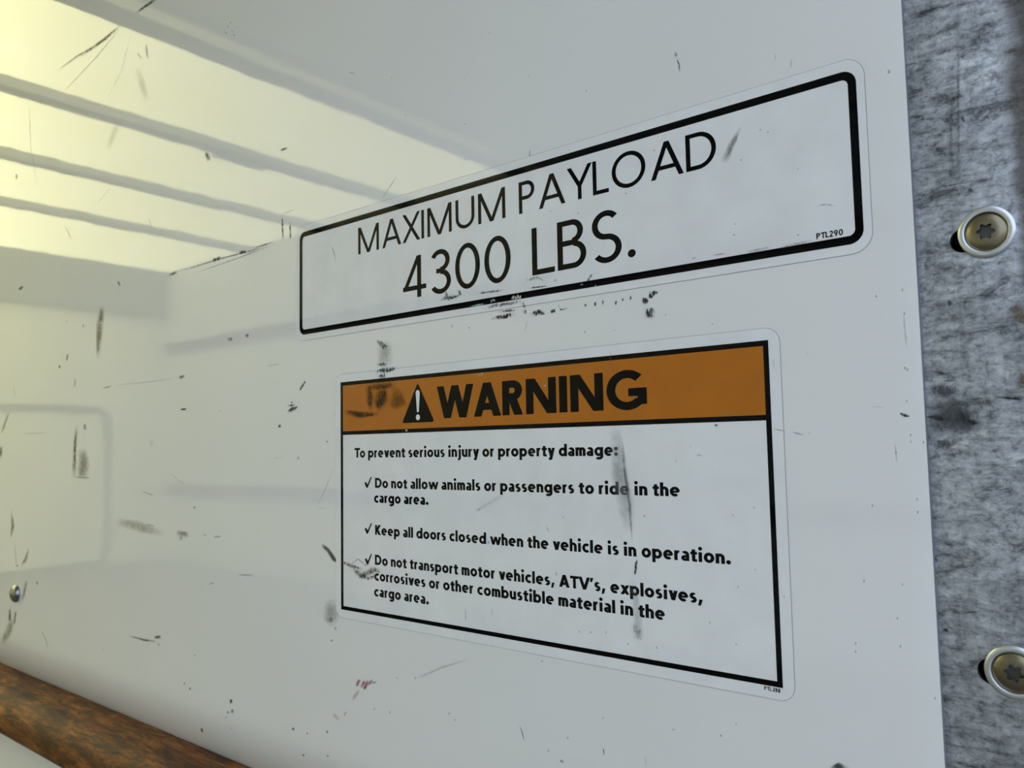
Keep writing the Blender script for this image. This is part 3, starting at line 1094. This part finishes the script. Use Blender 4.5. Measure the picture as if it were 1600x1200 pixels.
    if ch in 'vy':
        s = 0.60 + w * 0.2
        hw = w * 1.1
        p = S_(s / 2, 0, hw / 2, xh, hw)
        if ch == 'v':
            return p + S_(s / 2, 0, s - hw / 2, xh, hw), s - 0.06
        k = (s / 2 - hw / 2) / xh
        return p + S_(s / 2 + des * k, des, s - hw / 2, xh, hw) + H(s / 2 + des * k - 0.15, s / 2 + des * k, des + w * .42, w * .84), s - 0.06
    if ch == 'w':
        s = 1.06 + w * 0.2
        hw = w * 0.98
        a, b_ = s * 0.29, s * 0.71
        return S_(a, 0, hw / 2, xh, hw) + S_(a, 0, s / 2, xh, hw) + S_(b_, 0, s / 2, xh, hw) + S_(b_, 0, s - hw / 2, xh, hw), s - 0.06
    if ch == 'x':
        s = 0.66 + w * 0.2
        hw = w * 1.15
        return S_(hw / 2, 0, s - hw / 2, xh, hw) + S_(s - hw / 2, 0, hw / 2, xh, hw), s - 0.06
    raise ValueError(ch)


def lettering(text, x0, x1, z0, cap, y, mat, parent, weight, gap=0.10, space=0.34, xh=0.66, name='lettering'):
    """one line of text between x0 and x1 (mm), baseline z0, cap height cap (mm, over the camera level)"""
    polys, glyphs, pen = [], [], 0.0
    for ch in text:
        if ch == ' ':
            pen += space
            continue
        ps, adv = glyph(ch, weight, xh)
        glyphs.append([[(px + pen, pz) for px, pz in p] for p in ps])
        polys += glyphs[-1]
        pen += adv + gap
    lo = min(p[0] for q in polys for p in q)
    hi = max(p[0] for q in polys for p in q)
    sx_ = (x1 - x0) / (hi - lo)
    mb = MB()
    for grp in glyphs:                       # union of the strokes of each letter
        vs, fs = [], []
        for q in grp:
            fs.append(list(range(len(vs), len(vs) + len(q))))
            vs += [Vector((px, pz)) for px, pz in q]
        ov, _, of, _, _, oo = delaunay_2d_cdt(vs, [], fs, 0, 1e-5)
        n = len(mb.v)
        mb.v += [Vector(((x0 + (p.x - lo) * sx_) / 1000, y, CZ + (z0 + p.y * cap) / 1000)) for p in ov]
        for f_, src in zip(of, oo):
            if src:
                mb.f.append([n + i for i in f_])
                mb.m.append(0)
    return local(mb, name, mat, parent)


def local(mb, name, mat, parent):
    o = mb.build(name, mat, parent)
    o.data.transform(Matrix.Translation(-parent.location))
    return o


def ring(mb, lo, li, y):
    n = len(lo)
    for i in range(n):
        j = (i + 1) % n
        mb.poly([(lo[i][0], y, lo[i][1]), (lo[j][0], y, lo[j][1]), (li[j][0], y, li[j][1]), (li[i][0], y, li[i][1])])


def mm(loop):
    return [(x / 1000, CZ + z / 1000) for x, z in loop]


Y_BACK = D - 0.00022          # face of the vinyl
Y_INK = Y_BACK - 0.00005
Y_TOP = Y_BACK - 0.00010      # second layer of print
O_MARK = 0.00040


def sticker(name, label, x0, x1, z0, z1, r, marks):
    s = empty(name, ((x0 + x1) / 2000, D, CZ + z0 / 1000))
    tag(s, label, 'sticker')
    mb = MB()
    prism_xz(mb, mm(rounded(x0, x1, z0, z1, r)), Y_BACK, D, 0, 1)
    e_ = 0.28                 # edge shading painted as a thin grey outline
    ring(mb, mm(rounded(x0 - e_, x1 + e_, z0 - e_, z1 + e_, r + e_)), mm(rounded(x0, x1, z0, z1, r)), D - 0.00006)
    for i in range(len(mb.m)):
        if i >= len(mb.m) - 44:
            mb.m[i] = 1
    marks.write(mb, 2)
    o = mb.build('backing', [M_STICKER, M_EDGE, M_MARK], s)
    marks.finish(o)
    o.data.transform(Matrix.Translation(-s.location))
    return s


# ---- payload sticker
P = Marks()
pm = lambda pts, w, d=0.8, g=0.8, c_=DARK: P.line(pts, w, d, g, c_, O_MARK)
pm([(1130, 256), (1143, 226), (1158, 196)], [14, 12, 4], 0.6, 0.35, (0.22, 0.23, 0.19))
pm([(1133, 250), (1150, 215)], 5, 0.45, 0.6, GREY)
pm([(685, 469), (698, 466), (722, 460)], [4, 10, 6], 0.8, 0.92)
pm([(696, 455), (700, 470)], 7, 0.7, 0.95)
pm([(716, 452), (720, 462)], 5, 0.7, 0.95)
pm([(740, 459), (790, 453)], 5, 0.6, 0.95)
pm([(820, 438), (848, 432)], 7, 0.4, 0.85, GREY)
pm([(838, 432), (850, 439)], 3, 0.35, 0.5, GREY)
pm([(822, 451), (860, 446)], 4, 0.7, 0.92)
pm([(917, 441), (922, 432), (926, 428)], 5, 0.75, 0.7)
pm([(866, 440), (870, 436)], 4, 0.5, 0.5, GREY)
pm([(732, 479), (760, 474)], 3, 0.75, 0.9, PALE)
pm([(766, 471), (775, 468)], 8, 0.7, 0.98, PALE)
pm([(797, 467), (817, 462)], 10, 0.85, 0.98, PALE)
pm([(906, 445), (912, 444)], 3, 0.6, 0.8, PALE)
pm([(930, 445), (932, 449)], 3, 0.7, 0.5, PALE)
pm([(752, 481), (820, 470)], 8, 0.6, 0.95)
pm([(815, 470), (821, 482)], 6, 0.55, 0.95)
pm([(1274, 322), (1290, 319), (1308, 322)], 2.4, 0.7, 0.7, GREY)
pm([(1218, 387), (1250, 380), (1272, 375)], 6, 0.45, 0.5, GREY)
pm([(1165, 394), (1205, 386)], 5, 0.4, 0.5, GREY)
pm([(1110, 399), (1135, 396)], 4, 0.35, 0.6, GREY)
pm([(1080, 405), (1088, 402)], 4, 0.4, 0.6, GREY)
pm([(518, 384), (522, 395), (525, 410)], 2.2, 0.5, 0.2, GREY)
pm([(1198, 207), (1202, 206)], 4, 0.4, 0.3, GREY)
for x, y in ((1247, 264), (1247, 367), (1147, 367), (1188, 203), (1022, 235), (978, 302), (903, 333), (1149, 350), (1158, 250), (860, 330)):
    pm([(x, y - 1.5), (x, y + 1.5)], 3, 0.6, 0.1, GREY)
pay = sticker('payload_sticker', 'long white payload sticker in a black rounded border, above the warning sticker', -571.5, -107.7, 90.6, 189.0, 10.0, P)
mb = MB()
ring(mb, mm(rounded(-566.4, -111.6, 95.5, 183.3, 7.0)), mm(rounded(-562.4, -115.6, 99.8, 179.0, 3.2)), Y_INK)
local(mb, 'border', M_INK, pay)
lettering('MAXIMUM PAYLOAD', -490.0, -186.6, 152.1, 21.3, Y_INK, M_INK, pay, 0.128, 0.155, 0.36)
lettering('4300 LBS.', -439.0, -239.4, 109.4, 31.1, Y_INK, M_INK, pay, 0.122, 0.115, 0.40)
lettering('PTL290', -134.5, -121.4, 100.9, 3.1, Y_INK, M_INK, pay, 0.21, 0.12)

# ---- warning sticker
Q = Marks()
qm = lambda pts, w, d=0.8, g=0.8, c_=DARK: Q.line(pts, w, d, g, c_, O_MARK)
qm([(584, 582), (600, 578), (625, 574)], [8, 12, 4], 0.9, 0.92)
qm([(590, 590), (605, 585)], 10, 0.75, 0.95)
qm([(597, 603), (596, 625), (593, 643)], [14, 26, 14], 0.95, 0.5, (0.02, 0.015, 0.01))
qm([(574, 601), (578, 622), (581, 642)], [10, 16, 8], 0.8, 0.55, (0.06, 0.025, 0.01))
qm([(572, 606), (620, 601)], 14, 0.7, 0.6, (0.07, 0.028, 0.01))
qm([(618, 605), (622, 630), (616, 640)], [18, 30, 16], 0.6, 0.4, (0.10, 0.04, 0.01))
qm([(536, 643), (560, 648), (594, 646)], [8, 13, 6], 0.95, 0.45, (0.04, 0.02, 0.01))
qm([(745, 587), (757, 583)], 4, 0.6, 0.8, PALE)
qm([(850, 603), (854, 602)], 4, 0.6, 0.7, PALE)
qm([(633, 672), (637, 673)], 4, 0.8, 0.3, PALE)
qm([(953, 545), (955, 570), (962, 590)], 1.8, 0.5, 0.4, GREY)
qm([(962, 664), (964, 700), (968, 740), (978, 790), (984, 830)], [18, 24, 30, 30, 20], 0.42, 0.05, (0.27, 0.28, 0.28))
qm([(972, 690), (976, 735), (984, 790), (988, 850)], [5, 6, 6, 3], 0.7, 0.2, GREY)
qm([(996, 870), (993, 885), (990, 900)], [3, 6, 9], 0.9, 0.88, DARK)
qm([(985, 900), (992, 930), (1000, 1000)], [10, 14, 18], 0.28, 0.3, GREY)
qm([(990, 970), (1000, 1003)], 20, 0.38, 0.7, GREY)
for x, y in ((905, 987), (923, 988), (947, 988), (1109, 973), (981, 1006), (1026, 1012), (1150, 1007), (1153, 917), (1225, 932), (1180, 890), (1007, 806),
             (1145, 805), (1178, 793), (1119, 664), (880, 808), (1056, 720), (1079, 698), (1092, 711), (1184, 588)):
    qm([(x, y - 2), (x, y + 2)], 3, 0.5, 0.2, GREY)
qm([(1116, 664), (1122, 665)], 4, 0.85, 0.2, DARK)
qm([(1085, 711), (1100, 712)], 3, 0.4, 0.6, GREY)
qm([(530, 876), (548, 884), (570, 890)], [5, 8, 5], 0.9, 0.75, (0.20, 0.17, 0.13))
qm([(545, 885), (559, 873), (572, 884), (580, 880)], 2.2, 0.8, 0.5, (0.25, 0.22, 0.18))
qm([(545, 888), (565, 900), (585, 890), (600, 893)], [6, 16, 14, 8], 0.85, 0.75, (0.20, 0.17, 0.13))
qm([(560, 896), (575, 904), (590, 899)], 8, 0.7, 0.8, (0.22, 0.19, 0.15))
qm([(575, 900), (588, 902)], 4, 0.5, 0.7, BROWN)
qm([(745, 798), (752, 794)], 4, 0.45, 0.4, GREY)
qm([(740, 800), (775, 780), (790, 770)], 8, 0.16, 0.4, GREY)
qm([(852, 820), (858, 832)], 2.4, 0.5, 0.3, GREY)
qm([(763, 845), (763, 850)], 3, 0.6, 0.2, GREY)
qm([(868, 893), (870, 900)], 2.4, 0.6, 0.3, GREY)
qm([(727, 950), (728, 972)], 3, 0.35, 0.5, GREY)
qm([(768, 950), (769, 962)], 2.4, 0.35, 0.4, GREY)
qm([(1208, 560), (1209, 575)], 5, 0.25, 0.3, GREY)
qm([(1208, 670), (1228, 674)], 2.5, 0.45, 0.3, GREY)
warn = sticker('warning_sticker', 'white warning sticker with orange header and safety rules, below the payload sticker', -518.4, -155.8, -131.8, 58.6, 8.0, Q)
WX0, WX1, WZ0, WZ1 = -512.3, -161.8, -125.5, 52.3
mb = MB()
ring(mb, mm([(WX1, WZ0), (WX1, WZ1), (WX0, WZ1), (WX0, WZ0)]), mm([(WX1 - 2.9, WZ0 + 2.9), (WX1 - 2.9, WZ1 - 2.9), (WX0 + 2.9, WZ1 - 2.9), (WX0 + 2.9, WZ0 + 2.9)]), Y_INK)
p = mm([(WX0 + 2.9, 10.3), (WX1 - 2.9, 10.3), (WX1 - 2.9, 13.2), (WX0 + 2.9, 13.2)])
mb.poly([(x, Y_INK, z) for x, z in p])
local(mb, 'border', M_INK, warn)
mb = MB()
p = mm([(WX0 + 2.9, 13.2), (WX1 - 2.9, 13.2), (WX1 - 2.9, WZ1 - 2.9), (WX0 + 2.9, WZ1 - 2.9)])
mb.poly([(x, Y_INK, z) for x, z in p])
o = local(mb, 'header_band', M_ORANGE, warn)
o['label'] = 'orange header band'
# alert triangle with rounded corners
tri = [(-441.2, 17.5), (-407.4, 17.5), (-424.3, 46.6)]
loop = []
for i in range(3):
    a, b_, c_ = (Vector(tri[(i + k) % 3]) for k in (-1, 0, 1))
    d0, d1 = (a - b_).normalized(), (c_ - b_).normalized()
    for k in range(7):
        t = k / 6
        s0, s1 = b_ + d0 * 2.6, b_ + d1 * 2.6
        loop.append(tuple(s0 * (1 - t) ** 2 + b_ * 2 * t * (1 - t) + s1 * t ** 2))
mb = MB()
lp = mm(loop)
mb.poly([(x, Y_TOP, z) for x, z in lp])
tr_o = local(mb, 'alert_triangle', M_INK, warn)
mb = MB()
ex = []
for cz, r, a0 in ((39.0, 2.1, 0), (25.9, 0.95, 180)):
    for k in range(9):
        a = math.radians(a0 + 180 * k / 8)
        ex.append((-424.3 + r * math.cos(a), cz + r * math.sin(a)))
for lp in (mm(ex), mm([(-424.3 + 2.1 * math.cos(2 * PI * k / 24), 21.3 + 2.1 * math.sin(2 * PI * k / 24)) for k in range(24)])):
    mb.poly([(x, Y_TOP - 0.00005, z) for x, z in lp])
exo = mb.build('exclamation_mark', M_STICKER, tr_o)
exo.data.transform(Matrix.Translation(-warn.location))
lettering('WARNING', -404.8, -234.9, 19.6, 22.8, Y_TOP, M_INK, warn, 0.23, 0.085)
BW, BG, BS, XH = 0.24, 0.078, 0.30, 0.715
lettering('To prevent serious injury or property damage:', -495.4, -255.6, -7.6, 7.5, Y_INK, M_INK, warn, BW, BG, BS, XH)
lettering('Do not allow animals or passengers to ride in the', -471.7, -215.9, -30.45, 7.5, Y_INK, M_INK, warn, BW, BG, BS, XH)
lettering('cargo area.', -472.8, -414.5, -41.6, 7.5, Y_INK, M_INK, warn, BW, BG, BS, XH)
lettering('Keep all doors closed when the vehicle is in operation.', -471.9, -187.2, -65.7, 7.5, Y_INK, M_INK, warn, BW, BG, BS, XH)
lettering("Do not transport motor vehicles, ATV's, explosives,", -472.3, -204.3, -88.0, 7.5, Y_INK, M_INK, warn, BW, BG, BS, XH)
lettering('corrosives or other combustible material in the', -472.9, -227.8, -99.7, 7.5, Y_INK, M_INK, warn, BW, BG, BS, XH)
lettering('cargo area.', -473.4, -415.2, -111.4, 7.5, Y_INK, M_INK, warn, BW, BG, BS, XH)
lettering('PTL 288', -171.7, -163.2, -128.0, 2.0, Y_INK, M_INK, warn, 0.22, 0.08, 0.2)
for z in (-30.4, -65.2, -88.2):
    mb = MB()
    x = -483.9
    for q in ([(0, 3.4), (2.3, -0.4), (3.4, 2.2), (1.9, 4.4)], [(2.3, -0.4), (3.8, -0.2), (8.5, 7.8), (7.4, 8.2), (3.2, 2.0)]):
        mb.poly([((x + a) / 1000, Y_INK, CZ + (z + b_) / 1000) for a, b_ in q])
    local(mb, 'check_mark', M_INK, warn)

# the thick dark stroke that starts on the wall just left of the warning sticker belongs to the wall
